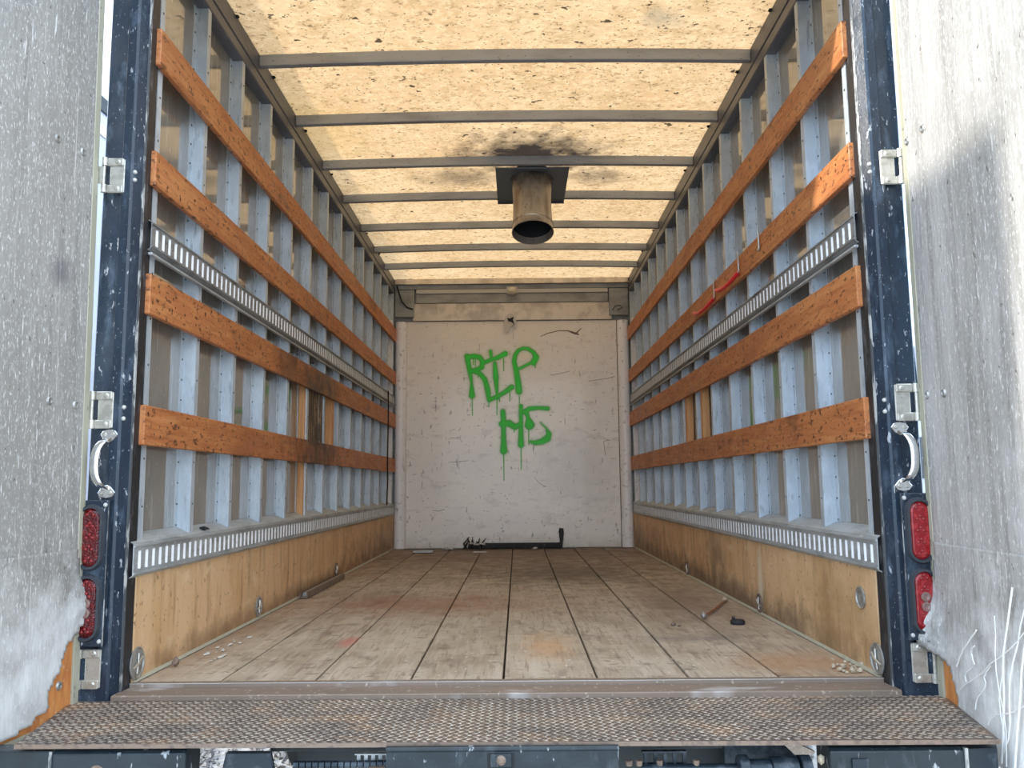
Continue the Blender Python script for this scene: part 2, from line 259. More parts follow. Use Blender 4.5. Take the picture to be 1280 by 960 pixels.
# ================================================================== side walls
STUD = [.065, .48, .89, 1.31, 1.725, 2.14, 2.555, 2.97, 3.385, 3.8, 4.215, 4.63, 5.045, 5.40]
def wall(s, nm):
    sx = lambda x, y, z: (s * x, y, z)
    wl = struct(MB(sx).box(1.203, 1.212, -.02, 5.62, 0, 2.62).build(nm, 'skin'))
    MB(sx).box(1.2125, 1.222, -.02, 5.62, -.2, 2.7).build('outer_panel', 'white_box', wl)
    for i, y in enumerate(STUD):
        z0, z1 = .42, 2.50
        m = MB(sx)
        # inner flange, web, outer flange of a Z stud
        m.box(1.1555, 1.1575, y, y + .032, z0, z1); m.box(1.1555, 1.2025, y - .0015, y, z0, z1); m.box(1.2005, 1.203, y - .03, y, z0, z1)
        m.build('wall_stud', 'galv' , wl)
    rv = MB(sx)
    for y in STUD:
        for k in range(27):
            z = .46 + k * .076; rv.box(1.1985, 1.2005, y - .018, y - .012, z, z + .006)
            if k % 2: rv.box(1.154, 1.1556, y + .014, y + .020, z, z + .006)
    rv.build('stud_rivets', 'bowdark', wl, kind='stuff')
    # kick panel
    MB(sx).box(1.15, 1.203, .055, D, .001, .326).build('kick_panel', 'kick', wl, bevel=.002)
    MB(sx).prism([(1.15, .002), (1.142, .002), (1.15, .011)], .06, D - .02, 'y').build('floor_bead', 'trim', wl)
    # logistic tracks
    def track(z0, z1, s0, s1, y0, y1, mt, nm2, lip):
        xf = 1.1385; m = MB(sx); m.box(xf, xf + .0035, y0, y1, z0, s0); m.box(xf, xf + .0035, y0, y1, s1, z1)
        m.prism([(xf, z1), (xf + .0035, z1), (xf + .018, z1 + .008), (xf + .018, z1 + .012)], y0, y1, 'y')
        m.prism([(xf, z0), (xf + .0035, z0), (xf + .018, z0 - .008), (xf + .018, z0 - .012)], y0, y1, 'y')
        m.box(xf - .004, xf, y0, y1, z1 - .008, z1 - .003); m.box(xf - .004, xf, y0, y1, z0 + .003, z0 + .008)
        if lip: m.prism([(xf + .002, z1), (1.2, z1 + .028), (1.2, z1 + .032), (xf + .002, z1 + .005)], y0, y1, 'y')
        n = int((y1 - y0) / .0505); tb = MB(sx)
        for k in range(n + 1):
            y = y0 + k * .0505; m.box(xf, xf + .0035, y, min(y + .028, y1), s0, s1)
            if k < n: tb.prism([(xf + .0165, y + .027), (xf + .0175, y + .027), (xf + .003, y + .052), (xf + .0005, y + .052)], s0 - .003, s1 + .003, 'z')  # white plates added, tilted to catch rear light so the slots look bright
        tr = m.build(nm2, mt, wl); tb.build('slot_light_tabs', 'slot_white', tr, kind='stuff')
        MB(sx).box(xf + .0176, xf + .0195, y0, y1, z0, z1).build('track_back', mt, tr)
        return tr
    track(1.372, 1.458, 1.385, 1.443, .03, 5.42, 'track_dark', 'logistic_track', False)
    t2 = MB(sx).box(1.136, 1.150, .03, 5.42, 1.348, 1.357).build('track_lower_rib', 'galv_low', wl, bevel=.002)
    track(.330, .424, .348, .404, .005, 5.42, 'galv_low', 'floor_track', True)
    # wooden slats in two lengths
    for z0, z1 in ((1.996, 2.126), (1.58, 1.70), (1.152, 1.287), (.732, .861)):
        j = 4.42 + random.uniform(-.05, .05)
        for a, b in ((.028, j), (j + .003, 5.48)):
            MB(sx).box(1.1345, 1.1550, a, b, z0 + random.uniform(-.002, .002), z1 + random.uniform(-.002, .002)).build('wood_slat', 'slat', wl, bevel=.0025)
    nl = MB(sx); rr = random.Random(5 + s)
    for z0, z1 in ((1.996, 2.126), (1.58, 1.70), (1.152, 1.287), (.732, .861)):
        for y in STUD:
            for q in (.22, .78):
                zz = z0 + (z1 - z0) * q + rr.uniform(-.008, .008); yy = y + .016 + rr.uniform(-.01, .01)
                nl.lathe([(.0001, -.0012), (.0052, -.001), (.0058, .0)], (1.1345, yy, zz), (-1, 0, 0), 6)
    nl.build('slat_screws', 'bowdark', wl, kind='stuff')
    # top rail: upper vertical face, crease, lower lip
    MB(sx).prism([(1.153, 2.622), (1.153, 2.535), (1.160, 2.530), (1.160, 2.522), (1.152, 2.518), (1.152, 2.476), (1.156, 2.470), (1.203, 2.470), (1.203, 2.622)], .0, 5.62, 'y').build('top_rail', 'alu_dark', wl)
    bo = MB(sx)
    for y in (.35, .78, 1.32, 1.95, 2.62, 3.1, 3.9, 4.5): bo.blob((1.148, y, 2.615), (.010, .012, .008), int(y * 100), .3)
    bo.build('rail_sealant', 'soot', wl, kind='stuff')
    return wl
wL = wall(-1, 'wall_left'); wR = wall(1, 'wall_right')
# wooden uprights let in where a side door used to be
def up(s, wl, y0, y1, z0, z1, m, x0=1.156, x1=1.2): MB(lambda x, y, z: (s * x, y, z)).box(x0, x1, y0, y1, z0, z1).build('wood_upright', m, wl, bevel=.002)
up(-1, wL, 2.12, 2.20, .43, 1.2, 'wood_new', 1.165); up(-1, wL, 2.24, 2.46, .80, 1.2, 'wood_dark', 1.17); up(-1, wL, 2.47, 2.53, .80, 1.2, 'wood_dark', 1.158)
up(-1, wL, 2.78, 2.84, .80, 1.2, 'wood_new', 1.156); up(1, wR, 2.86, 2.92, .80, 1.2, 'wood_new'); up(1, wR, 2.40, 2.45, .80, 1.2, 'wood_new')
# white end studs next to the corner pillars
for s, wl in ((-1, wL), (1, wR)):
    MB(lambda x, y, z: (s * x, y, z)).box(1.157, 1.2, 5.36, 5.40, .43, 2.2).build('white_edge_strip', 'pillar', wl)

# ================================================================== roof
xs = [-1.16, 1.16]
m = MB(); vs_ = []; fs2 = []
for k in range(17):
    x = -1.2 + 2.4 * k / 16; c = .016 * max(0, 1 - (x / 1.152) ** 2) - .005
    vs_ += [(x, -.02, 2.622 + c), (x, 5.62, 2.622 + c)]
    if k: fs2.append((2 * k - 2, 2 * k - 1, 2 * k + 1, 2 * k))
rf = struct(m.add(vs_, fs2).build('ceiling', 'roof', smooth=True))
for y in (.47, 1.122, 1.769, 2.405, 3.024, 3.683, 4.284, 4.834):
    m = MB(); ns = 14; vs_ = []; fs2 = []
    for k in range(ns + 1):
        x = -1.152 + 2.304 * k / ns; c = .016 * (1 - (x / 1.152) ** 2) - .006
        vs_ += [(x, y + a, b + c) for a, b in ((-.022, 2.6205), (-.018, 2.567), (.016, 2.567), (.020, 2.6205))]
        if k: fs2 += [(4 * (k - 1) + q, 4 * (k - 1) + (q + 1) % 4, 4 * k + (q + 1) % 4, 4 * k + q) for q in range(4)]
    fs2 += [(0, 1, 2, 3), tuple(4 * ns + q for q in range(4))]
    m.add(vs_, fs2).build('roof_bow', 'bow', rf, bevel=.0025)
# ================================================================== front bulkhead (far wall)
wf = struct(MB().box(-1.2, 1.2, D + .012, D + .06, -.1, 2.62).build('wall_front', 'head'))
pn = MB().box(-1.035, 1.03, D, D + .012, .004, 2.208).build('bulkhead_panel', 'panel', wf, bevel=.002)
sc_ = MB()
def screw(x, z): sc_.lathe([(.0001, -.004), (.007, -.003), (.009, .0)], (x, D, z), (0, -1, 0), 7)
for k in range(15):
    z = .07 + k * .15; screw(-1.015 + .003 * (k % 2), z); screw(1.012 - .003 * (k % 3), z)
for k in range(14): screw(-.96 + k * .148, 2.19)
for x, z in ((.96, 1.75), (.95, 1.6), (.97, 1.9), (-.93, 2.0), (-.92, 1.72), (-.55, 1.59), (.42, 1.55), (.42, 1.23), (-.9, 1.3)): screw(x, z)
sc_.build('panel_screws', 'bowdark', wf, kind='stuff')
for x in (-1.0375, 1.0325): MB().box(x - .0025, x + .0025, D - .002, D + .012, .004, 2.208).build('edge_joint', 'bowdark', wf)
for s in (-1, 1):
    prof = [(s * 1.035, D - .002)] + [(s * (1.093 - .058 * math.cos(a)), D - .055 * math.sin(a) - .005) for a in [math.pi * k / 10 for k in range(11)]] + [(s * 1.152, D - .002)]
    MB().prism(prof, .003, 2.2, 'z').build('corner_pillar', 'pillar', wf, smooth=True)
al = MB().box(-.975, .985, D - .02, D + .012, 2.212, 2.388).build('aluminium_strip', 'alu', wf, bevel=.003)
MB().box(-1.15, 1.15, D - .085, D + .012, 2.566, 2.6215).build('header_rail', 'alu', wf, bevel=.003)
MB().prism([(D - .06, 2.565), (D - .05, 2.525), (D + .012, 2.525), (D + .012, 2.565)], -1.15, 1.15, 'x').build('header_upper', 'head', wf)
MB().box(-.94, .95, D - .045, D + .012, 2.482, 2.524).build('header_strip', 'head_lt', wf, bevel=.003)
MB().box(-.94, .95, D - .03, D + .012, 2.39, 2.481).build('header_recess', 'head', wf)
for s in (-1, 1): MB().box(min(s * .96, s * 1.15), max(s * .96, s * 1.15), D - .04, D + .012, 2.25, 2.524).build('header_gusset', 'head', wf, bevel=.003)
lp = thing('marker_lamp', 'small clouded dome lamp at the middle of the header above the far wall', 'lamp', (.006, D - .046, 2.46))
MB().box(-.05, .06, D - .055, D - .045, 2.47, 2.545).build('lamp_base', 'head_lt', lp, bevel=.003)
MB().lathe([(.045, 0), (.045, .015), (.036, .035), (.018, .045), (.0001, .048)], (.006, D - .055, 2.495), (0, -1, 0), 16).build('lamp_dome', 'foam_lamp', lp, smooth=True)
# torn hole bracket
hb = thing('torn_bracket', 'ripped pale metal patch with a black hole, above the graffiti', 'patch', (-.03, D - .012, 2.08))
MB().add([(-.08, D - .022, 2.19), (-.06, D - .026, 2.26), (-.02, D - .03, 2.285), (.03, D - .026, 2.26), (.05, D - .022, 2.19), (.045, D - .03, 2.12), (.01, D - .022, 2.15), (-.02, D - .035, 2.14), (-.04, D - .03, 2.085), (-.075, D - .024, 2.09)],
         [(0, 1, 2, 3, 4, 5, 6, 7, 8, 9)]).build('torn_flap', 'paper', hb)
MB().add([(-.045, D - .036, 2.235), (-.02, D - .036, 2.225), (.02, D - .036, 2.245), (.012, D - .036, 2.21), (.03, D - .036, 2.16), (-.0, D - .036, 2.19), (-.035, D - .036, 2.2)], [(0, 1, 2, 3, 4, 5, 6)]).build('tear_hole', 'soot', hb)

# graffiti: sprayed paint carried by a thin film on the panel
def px(u, v): x = 560 + u / 4.364; y = 380 + v / 4.364; return (-.449 + (x - 583) * .00787, 1.900 - (y - 440) * .00788)
ST = [([(104, 285), (112, 330), (120, 375), (128, 430), (130, 500)], [13, 12, 11, 6, 15]), ([(108, 290), (140, 284), (172, 290), (188, 312), (184, 345), (160, 358), (124, 366)], 12),
      ([(130, 365), (172, 378), (200, 412), (215, 465), (222, 522)], [10, 11, 12, 13, 10]),
      ([(188, 325), (230, 306), (270, 294), (312, 272)], [9, 10, 11, 13]), ([(232, 258), (236, 285)], 8), ([(255, 325), (260, 400)], [9, 14]), ([(260, 400), (268, 520)], [13, 5]),
      ([(224, 524), (268, 506), (310, 482), (346, 456)], [11, 10, 11, 13]),
      ([(385, 478), (380, 430), (372, 370), (360, 315), (366, 282), (382, 256), (410, 243), (440, 247), (466, 266), (480, 295), (466, 322)], [16, 15, 13, 11, 10, 9, 8, 9, 10, 14, 15]), ([(368, 362), (400, 350), (440, 330), (462, 318)], 7),
      ([(297, 588), (300, 640), (300, 700), (300, 760), (300, 800)], [12, 13, 11, 13, 17]), ([(290, 655), (330, 652), (362, 672), (392, 655)], [14, 16, 14, 10]), ([(395, 560), (394, 650), (393, 720), (393, 768)], [10, 10, 12, 15]),
      ([(412, 592), (440, 574), (490, 570), (540, 574)], [12, 11, 9, 10]), ([(420, 588), (432, 620), (440, 660)], [14, 9, 24]), ([(500, 650), (530, 680), (545, 712), (535, 735), (505, 752), (470, 758), (445, 752)], [2, 4, 12, 17, 14, 11, 7])]
DR = [((387, 480), (387, 572)), ((303, 300), (303, 366)), ((475, 322), (475, 352)), ((131, 500), (132, 606)), ((265, 520), (265, 606)), ((335, 470), (335, 532)), ((300, 808), (300, 958)), ((393, 770), (393, 900)), ((435, 670), (435, 768)), ((222, 520), (221, 562)), ((163, 370), (163, 400)), ((150, 300), (150, 342)), ((139, 300), (139, 330)), ((278, 510), (280, 535)), ((357, 680), (357, 700))]
x0, x1, z0, z1 = -.55, .5, .55, 2.03; st_ = .006
gx = np.arange(x0, x1, st_); gz = np.arange(z0, z1, st_); GX, GZ = np.meshgrid(gx, gz); dens = np.zeros_like(GX)
KS = .00788 / 4.364
def seg(a, b, wa, wb, soft):
    ax, az = px(*a); bx, bz = px(*b); dx, dz = bx - ax, bz - az; q = np.clip(((GX - ax) * dx + (GZ - az) * dz) / (dx * dx + dz * dz), 0, 1)
    d = np.hypot(GX - ax - q * dx, GZ - az - q * dz); wd = (wa + (wb - wa) * q) * KS * 1.12
    core = np.clip((wd + soft - d) / (2 * soft), 0, 1); core = core * core * (3 - 2 * core); halo = .22 * np.clip(1 - (d - wd) / .045, 0, 1) ** 2 if soft > .005 else 0
    return np.maximum(core, halo)
for pts, wd in ST:
    ws = wd if isinstance(wd, list) else [wd] * len(pts)
    for i in range(len(pts) - 1): dens = np.maximum(dens, seg(pts[i], pts[i + 1], ws[i], ws[i + 1], .019))
for a, b in DR: dens = np.maximum(dens, .85 * seg(a, b, 2.6, 2.0, .004))
nx, nzz = len(gx), len(gz); idx = -np.ones((nzz, nx), int); vs = []; dv = []; fs = []
on = dens > .015
for j in range(nzz - 1):
    for i in range(nx - 1):
        if on[j, i] or on[j + 1, i] or on[j, i + 1] or on[j + 1, i + 1]:
            q = []
            for a, b in ((j, i), (j, i + 1), (j + 1, i + 1), (j + 1, i)):
                if idx[a, b] < 0: idx[a, b] = len(vs); vs.append((gx[b], D - .0012, gz[a])); dv.append(dens[a, b])
                q.append(idx[a, b])
            fs.append(tuple(q))
gm = bpy.data.materials.new('green_spray_paint'); gm.use_nodes = True; t = gm.node_tree; bs = t.nodes['Principled BSDF']; bs.inputs['Base Color'].default_value = (.012, .68, .02, 1); bs.inputs['Roughness'].default_value = .45
at = t.nodes.new('ShaderNodeAttribute'); at.attribute_name = 'paint'; t.links.new(at.outputs['Fac'], bs.inputs['Alpha'])
me = bpy.data.meshes.new('graffiti'); o_ = Vector((0, D, .55)); me.from_pydata([(v[0], v[1] - o_.y, v[2] - o_.z) for v in vs], [], fs); me.materials.append(gm)
at_ = me.attributes.new('paint', 'FLOAT', 'POINT'); at_.data.foreach_set('value', dv)
gr = bpy.data.objects.new('graffiti', me); COL.objects.link(gr); gr.parent = wf; gr.location = o_ - ORG[wf.name]; gr['label'] = 'bright green spray painted letters RIP H5'
# brown smear stroke top right of the panel
def pw(x, y): return (-.449 + (x - 583) * .00787, 1.900 - (y - 440) * .00788)
sm = MB(); P = [pw(x, y) for x, y in ((676, 421), (685, 417), (698, 414), (710, 414), (718, 417), (724, 419))]
sm.tube([(a, D - .0005, b) for a, b in P], [.003, .004, .004, .005, .012, .006], 6)
sm.tube([(a, D - .0005, b) for a, b in [pw(721, 417), pw(727, 411)]], [.008, .004], 6)
sm.build('brown_smear', 'rust', wf)
sm = MB()
for pts in (((735, 478), (748, 476), (758, 475), (768, 472)), ((688, 470), (700, 468), (712, 465)), ((752, 553), (757, 551), (760, 552)), ((752, 553), (753, 562), (754, 570)), ((666, 596), (672, 603), (680, 608)), ((561, 577), (572, 576), (585, 575)), ((562, 547), (575, 547)), ((541, 635), (549, 636), (556, 634))):
    sm.tube([(a, D + .0012, b) for a, b in [pw(*q) for q in pts]], [.0028] * len(pts), 5)
sm.build('scratches', 'rust', wf, kind='stuff')

# ================================================================== roof duct
dt = thing('vent_duct', 'round sooty metal duct hanging from the roof, on a dark square plate', 'duct', (.155, 2.6, 2.15))
MB().box(-.078, .385, 2.426, 3.045, 2.563, 2.573).build('duct_plate', 'ductplate', dt, bevel=.002)
MB().box(-.078, .385, 3.04, 3.05, 2.550, 2.573).build('plate_lip', 'alu_dark', dt)
A = Vector((0, -.33, -1)).normalized(); top = Vector((.152, 2.60, 2.568)); Lp = .425
MB().lathe([(.128, -.02), (.126, .08), (.121, .18), (.123, .28), (.126, Lp - .055)], top, A, 32).build('duct_pipe', 'pipe', dt, smooth=True)
MB().lathe([(.126, Lp - .065), (.131, Lp - .06), (.131, Lp - .048), (.1275, Lp - .044), (.129, Lp - .002), (.132, Lp + .002), (.127, Lp + .003), (.123, Lp - .05), (.119, 0)], top, A, 32).build('duct_collar', 'pipe', dt, smooth=True)
MB().lathe([(.1205, Lp - .045), (.1185, .02), (.0001, .0)], top, A, 32).build('duct_inside', 'soot', dt, smooth=True)
MB().lathe([(.142, -.01), (.142, .003), (.127, .018)], top + Vector((0, 0, 0)), (0, -.1, -1), 32).build('duct_flange', 'ductplate', dt, smooth=True)
for zz in (-.06, .055): MB().tube([top + Vector((zz, -.110, .0)) + A * .14, top + Vector((zz, -.110, .0)) + A * .34], .0015, 5).build('duct_seam', 'rust', dt)

# ================================================================== rear frame
fr = group_root('trim_1', (0, 0, 0))
for s in (-1, 1):
    sx = lambda x, y, z: (s * x, y, z)
    prof = [(1.152, .05), (1.152, -.014), (1.172, -.046), (1.180, -.05), (1.206, -.05), (1.213, -.038), (1.268, -.038), (1.273, -.032), (1.273, .06), (1.222, .06), (1.222, .05)]
    p = MB(sx).prism(prof, -.042, 2.42, 'z').build('rear_post', 'post', fr)
    MB(sx).prism([(1.1505, .045), (1.1505, -.013), (1.152, -.013), (1.152, .045)], -.04, 2.4, 'z').build('jamb_face', 'black', p)
    MB(sx).prism([(1.1495, -.010), (1.1515, -.0145), (1.1545, -.0200), (1.1520, -.010)], -.04, 2.4, 'z').build('chipped_edge', 'post_edge', p)
    MB(sx).box(1.2, 1.273, -.0495, -.036, -.042, .105).build('post_foot', 'post', p, bevel=.003)
    MB(sx).box(1.273, 1.30, -.0, .05, -.12, .1).build('post_gusset', 'post', p)
    rv = MB(sx)
    for z in (1.598, 1.572, .845, .81): rv.lathe([(.0001, .005), (.004, .004), (.007, 0)], (1.168, -.043, z), (-.8, -1, 0), 8)
    rv.build('post_rivets', 'rivet', p, kind='stuff')
MB().box(-1.28, 1.28, -.05, .06, 2.31, 2.72).build('header_beam', 'post', fr, bevel=.004)

# ---- grab handles
def handle(s, lab):
    x0 = 1.205 if s > 0 else 1.2045
    hd = thing('grab_handle', lab, 'handle', (s * x0, -.05, .575))
    cz = .672
    for e in (-1, 1):
        zc = cz + e * .088; m = MB()
        pr = [(-.027, 0), (-.018, e * .013), (0, e * .017), (.018, e * .013), (.027, 0), (.014, -e * .016), (0, -e * .024), (-.014, -e * .016)]
        m.prism([(s * x0 + u, zc + v) for u, v in pr], -.0405, -.056, 'y'); pl = m.build('mount_plate', 'chrome', hd, bevel=.0015)
        for q in (-1, 1): MB().lathe([(.0001, .004), (.004, .004), (.0065, .0)], (s * x0 + q * .0125, -.056, zc + e * .001), (0, -1, 0), 10).build('screw', 'steel', pl)
    pts = []
    for k in range(15):
        a = -1 + 2 * k / 14; pts.append((s * (x0 + .018 * (1 - abs(a) ** 2.5) + .004), -.058 - .035 * (1 - abs(a) ** 4), cz + a * .078))
    m = MB(); m.tube([(0, 0, p[2]) for p in pts], [.0085 + .002 * math.cos(k / 14 * math.pi * 2 - math.pi) for k in range(15)], 12)
    n = 12; V = []
    for i, p in enumerate(pts):
        for k in range(n):
            a = 2 * math.pi * k / n; V.append((p[0] + .0125 * math.cos(a), p[1] + .0055 * math.sin(a), p[2]))
    m.v = V; m.build('grip', 'chrome', hd, smooth=True)
handle(-1, 'chrome grab handle on the left post, above the tail lights'); handle(1, 'chrome grab handle on the right post, above the tail lights')

# ---- tail lamp housings and lamps
def oval(cx, cz, hw, hh, n=10):
    r = hw; return [(cx + r * math.cos(a), cz + (hh - r) + r * math.sin(a)) for a in [math.pi * k / n for k in range(n + 1)]] + [(cx + r * math.cos(a), cz - (hh - r) + r * math.sin(a)) for a in [math.pi + math.pi * k / n for k in range(n + 1)]]
for s in (-1, 1):
    side = 'left' if s < 0 else 'right'
    hs = MB(lambda x, y, z: (s * x, y, z)).box(1.186, 1.31, -.072, -.036, .135 , .562).build('lamp_housing', 'post', fr, bevel=.002)
    MB(lambda x, y, z: (s * x, y, z)).box(1.1845, 1.187, -.0735, -.071, .135, .562).build('housing_edge', 'post_edge', hs)
    rv = MB()
    for z in (.548, .149): rv.lathe([(.0001, .005), (.005, .004), (.007, 0)], (s * 1.196, -.072, z), (0, -1, 0), 8)
    rv.build('housing_rivets', 'rivet', hs, kind='stuff')
    for zc, nm2 in ((.452, 'upper'), (.246, 'lower')):
        cx = s * 1.236
        lens = 'lens' if s < 0 else 'lens_sunlit'
        tl = thing('tail_light', f'{nm2} red oval tail light in a black ring, on the {side} post', 'tail light', (cx, -.072, zc - .1))
        m = MB(); o1 = oval(cx, zc, .043, .099); o2 = oval(cx, zc, .038, .094); o3 = oval(cx, zc, .031, .087); nn = len(o1)
        m.add([(a, -.072, b) for a, b in o1] + [(a, -.084, b) for a, b in o2] + [(a, -.084, b) for a, b in o3] + [(a, -.074, b) for a, b in oval(cx, zc, .029, .085)],
              [(q * nn + i, q * nn + (i + 1) % nn, (q + 1) * nn + (i + 1) % nn, (q + 1) * nn + i) for q in range(3) for i in range(nn)])
        m.build('rubber_ring', 'seal', tl, smooth=True)
        m = MB(); o4 = oval(cx, zc, .029, .085); o5 = oval(cx, zc, .022, .076)
        m.add([(a, -.076, b) for a, b in o4] + [(a, -.081, b) for a, b in o5], [(i, (i + 1) % nn, nn + (i + 1) % nn, nn + i) for i in range(nn)] + [tuple(range(nn, 2 * nn))])
        m.build('red_lens', lens, tl)
        lower = zc < .3
        for k in range(5):
            zz = zc + (k - 2) * .034
            if lower and k == 2: continue
            for q in ((-.009, 0), (.009, 0), (0, .009)):
                MB().lathe([(.0048, 0), (.004, .0022), (.0001, .0035)], (cx + q[0], -.081, zz + q[1]), (0, -1, 0), 8).build('led_dome', 'led', tl, smooth=True)
        if lower:
            for zz in (.014, -.014): MB().lathe([(.014, 0), (.014, .004), (.009, .005), (.006, .003), (.0001, .003)], (cx, -.081, zc + zz), (0, -1, 0), 12).build('reverse_lens', 'clear', tl, smooth=True, label='round clear lens in the middle of the lamp')

# ================================================================== doors
def door(s, idx, slope, core_poly, liner_poly, lm, bz):
    # local (t = distance from hinge edge towards camera, n = outward offset, z)
    hx, hy = (-1.279, -.07) if s < 0 else (1.281, -.07)
    d = Vector((s * slope, -1, 0)).normalized(); nrm = Vector((-s * 1, -0, 0)); nrm = (nrm - d * nrm.dot(d)).normalized()   # nrm points inward to the camera side
    lean = (lambda z: .029 - .0135 * z) if s < 0 else (lambda z: -.019)
    T = lambda t, n, z: (hx + lean(z) + d.x * t + nrm.x * n, hy + d.y * t + nrm.y * n, z)
    dr = MB(T).box(0.003, 1.20, -.040, -.006, bz + .004, 2.62).build('door_%d' % idx, 'core' if s < 0 else 'core'); struct(dr)
    MB(T).box(-.001, .028, -.042, .0005, bz, 2.625).build('edge_trim', 'trim', dr, bevel=.0015)
    MB(T).box(.028, 1.2, -.042, -.001, bz - .002, bz + .016).build('bottom_trim', 'trim', dr, bevel=.0015)
    MB(T).box(.0, 1.2, -.044, -.0405, bz, 2.62).build('outer_sheet', 'white_box', dr)
    # inner liner sheet with ragged bottom, cut from a fine grid
    def inside(t, z):
        c = False; n = len(liner_poly); j = n - 1
        for i in range(n):
            (a, b), (e, f) = liner_poly[i], liner_poly[j]
            if (b > z) != (f > z) and t < (e - a) * (z - b) / (f - b) + a: c = not c
            j = i
        return c
    m = MB(T); m.box(.027, 1.195, -.006, -.0015, .42, 2.62); m.build('door_liner', lm, dr)
    stp = .009; gt = np.arange(-.16, 1.2, stp); gzz = np.arange(-.20, .4201, stp); ids = {}; V = []; Fc = []
    for j in range(len(gzz)):
        for i in range(len(gt)):
            if inside(gt[i] + stp / 2 + .008 * noise.noise(Vector((gt[i] * 30, gzz[j] * 30, s))), gzz[j] + stp / 2 + .008 * noise.noise(Vector((gt[i] * 30, 7, gzz[j] * 30)))):
                q = []
                for a, b in ((i, j), (i + 1, j), (i + 1, j + 1), (i, j + 1)):
                    if (a, b) not in ids:
                        tt = -.16 + a * stp; zz = -.20 + b * stp
                        k = max(0, min(1, (.34 - zz) / .3)); near = max(0, 1 - max(tt, 0) / .45)
                        rg = lambda f, o: 1 - 2 * abs(noise.noise(Vector((tt * f, zz * f, o))))
                        bul = k * .002 + k * near * .005 * rg(13, 3 + s) + k * (.1 + near) * .003 * rg(50, 9)
                        bul += (.050 if s > 0 else .022) * math.exp(-((zz - (.16 if s > 0 else .255)) / .065) ** 2) * max(0, min(1, 1 - tt / .07)) * (.7 + .4 * rg(22, 4))
                        ids[(a, b)] = len(V); V.append((tt + .003 * noise.noise(Vector((tt * 90, zz * 90, 1))), max(-.0015, bul), min(zz, .42)))
                    q.append(ids[(a, b)])
                Fc.append(tuple(q))
    lo = MB(T).add(V, Fc).build('torn_liner', lm, dr, smooth=True, label='ragged white bottom of the liner')
    md = lo.modifiers.new('thick', 'SOLIDIFY'); md.thickness = .0025; md.offset = 0
    # hinges: strap with knuckle bolted on the post
    for zc in (1.582, .836, .068):
        r = MB(lambda x, y, z: (s * x, y, z))
        hg = MB(lambda x, y, z: (s * x, y, z)).box(1.196, 1.243, -.0545, -.05, zc - .056, zc + .056).build('hinge', 'steel', dr, bevel=.003)
        for q in (-1, 1):
            MB(lambda x, y, z: (s * x, y, z)).box(1.199, 1.250, -.0605, -.0545, zc + q * .044 - .013, zc + q * .044 + .013).build('hinge_lug', 'steel', hg, bevel=.003)
            MB().lathe([(.0001, .004), (.004, .004), (.006, .001), (.0085, .0)], (s * 1.216, -.0605, zc + q * .044), (0, -1, 0), 12).build('hinge_bolt', 'steel', hg, smooth=True)
            MB().tube([(s * 1.257, -.062, zc + q * .044 - .013), (s * 1.257, -.062, zc + q * .044 + .013)], .009, 12).build('hinge_knuckle', 'steel', hg, smooth=True)
        MB().tube([(s * 1.257, -.062, zc - .05), (s * 1.257, -.062, zc + .05)], .004, 8).build('hinge_pin', 'steel', hg)
        MB(lambda x, y, z: (s * x, y, z)).box(1.257, 1.283, -.066, -.062, zc - .029, zc + .029).build('hinge_strap', 'steel', hg, bevel=.0015)
    # carriage bolts through the liner
    ys = [(.082, 1.621), (.205, 1.611), (.068, .844), (.19, .844)] if s < 0 else [(.035, 1.645), (.14, 1.640), (.052, .851), (.155, .846)]
    for tt, z in ys:
        b = MB(T); pr = []
        c = T(tt, -.0012, z); MB().lathe([(.0001, .002), (.006, .002), (.007, .0045), (.010, .0045), (.0135, .0)], c, nrm, 14).build('liner_bolt', 'disc', dr, smooth=True)
    if s < 0: MB().lathe([(.0001, .002), (.006, .002), (.007, .0045), (.010, .0045), (.0135, .0)], T(.085, -.006, .043), nrm, 14).build('core_bolt', 'disc', dr, smooth=True)
    return dr
lp_l = [(.027, .43), (.022, .36), (.010, .32), (-.020, .285), (-.030, .255), (-.006, .21), (.03, .175), (.075, .15), (.085, .12), (.105, .085), (.135, .055), (.148, .035), (.142, .01), (.175, -.015), (.24, -.032), (.36, -.046), (1.2, -.07), (1.2, .43)]
door(-1, 1, .08, None, lp_l, 'liner_l', -.066)
lp_r = [(.027, .43), (.020, .33), (.0, .27), (-.022, .22), (-.028, .17), (-.022, .135), (.0, .115), (.03, .10), (.05, .085), (.085, .085), (.105, .05), (.118, -.0), (.112, -.04), (.14, -.075), (.20, -.095), (.27, -.10), (.32, -.125), (.40, -.16), (.46, -.13), (.6, -.15), (.8, -.08), (1.2, -.09), (1.2, .43)]
door(1, 2, -.03, None, lp_r, 'liner_r', -.078)

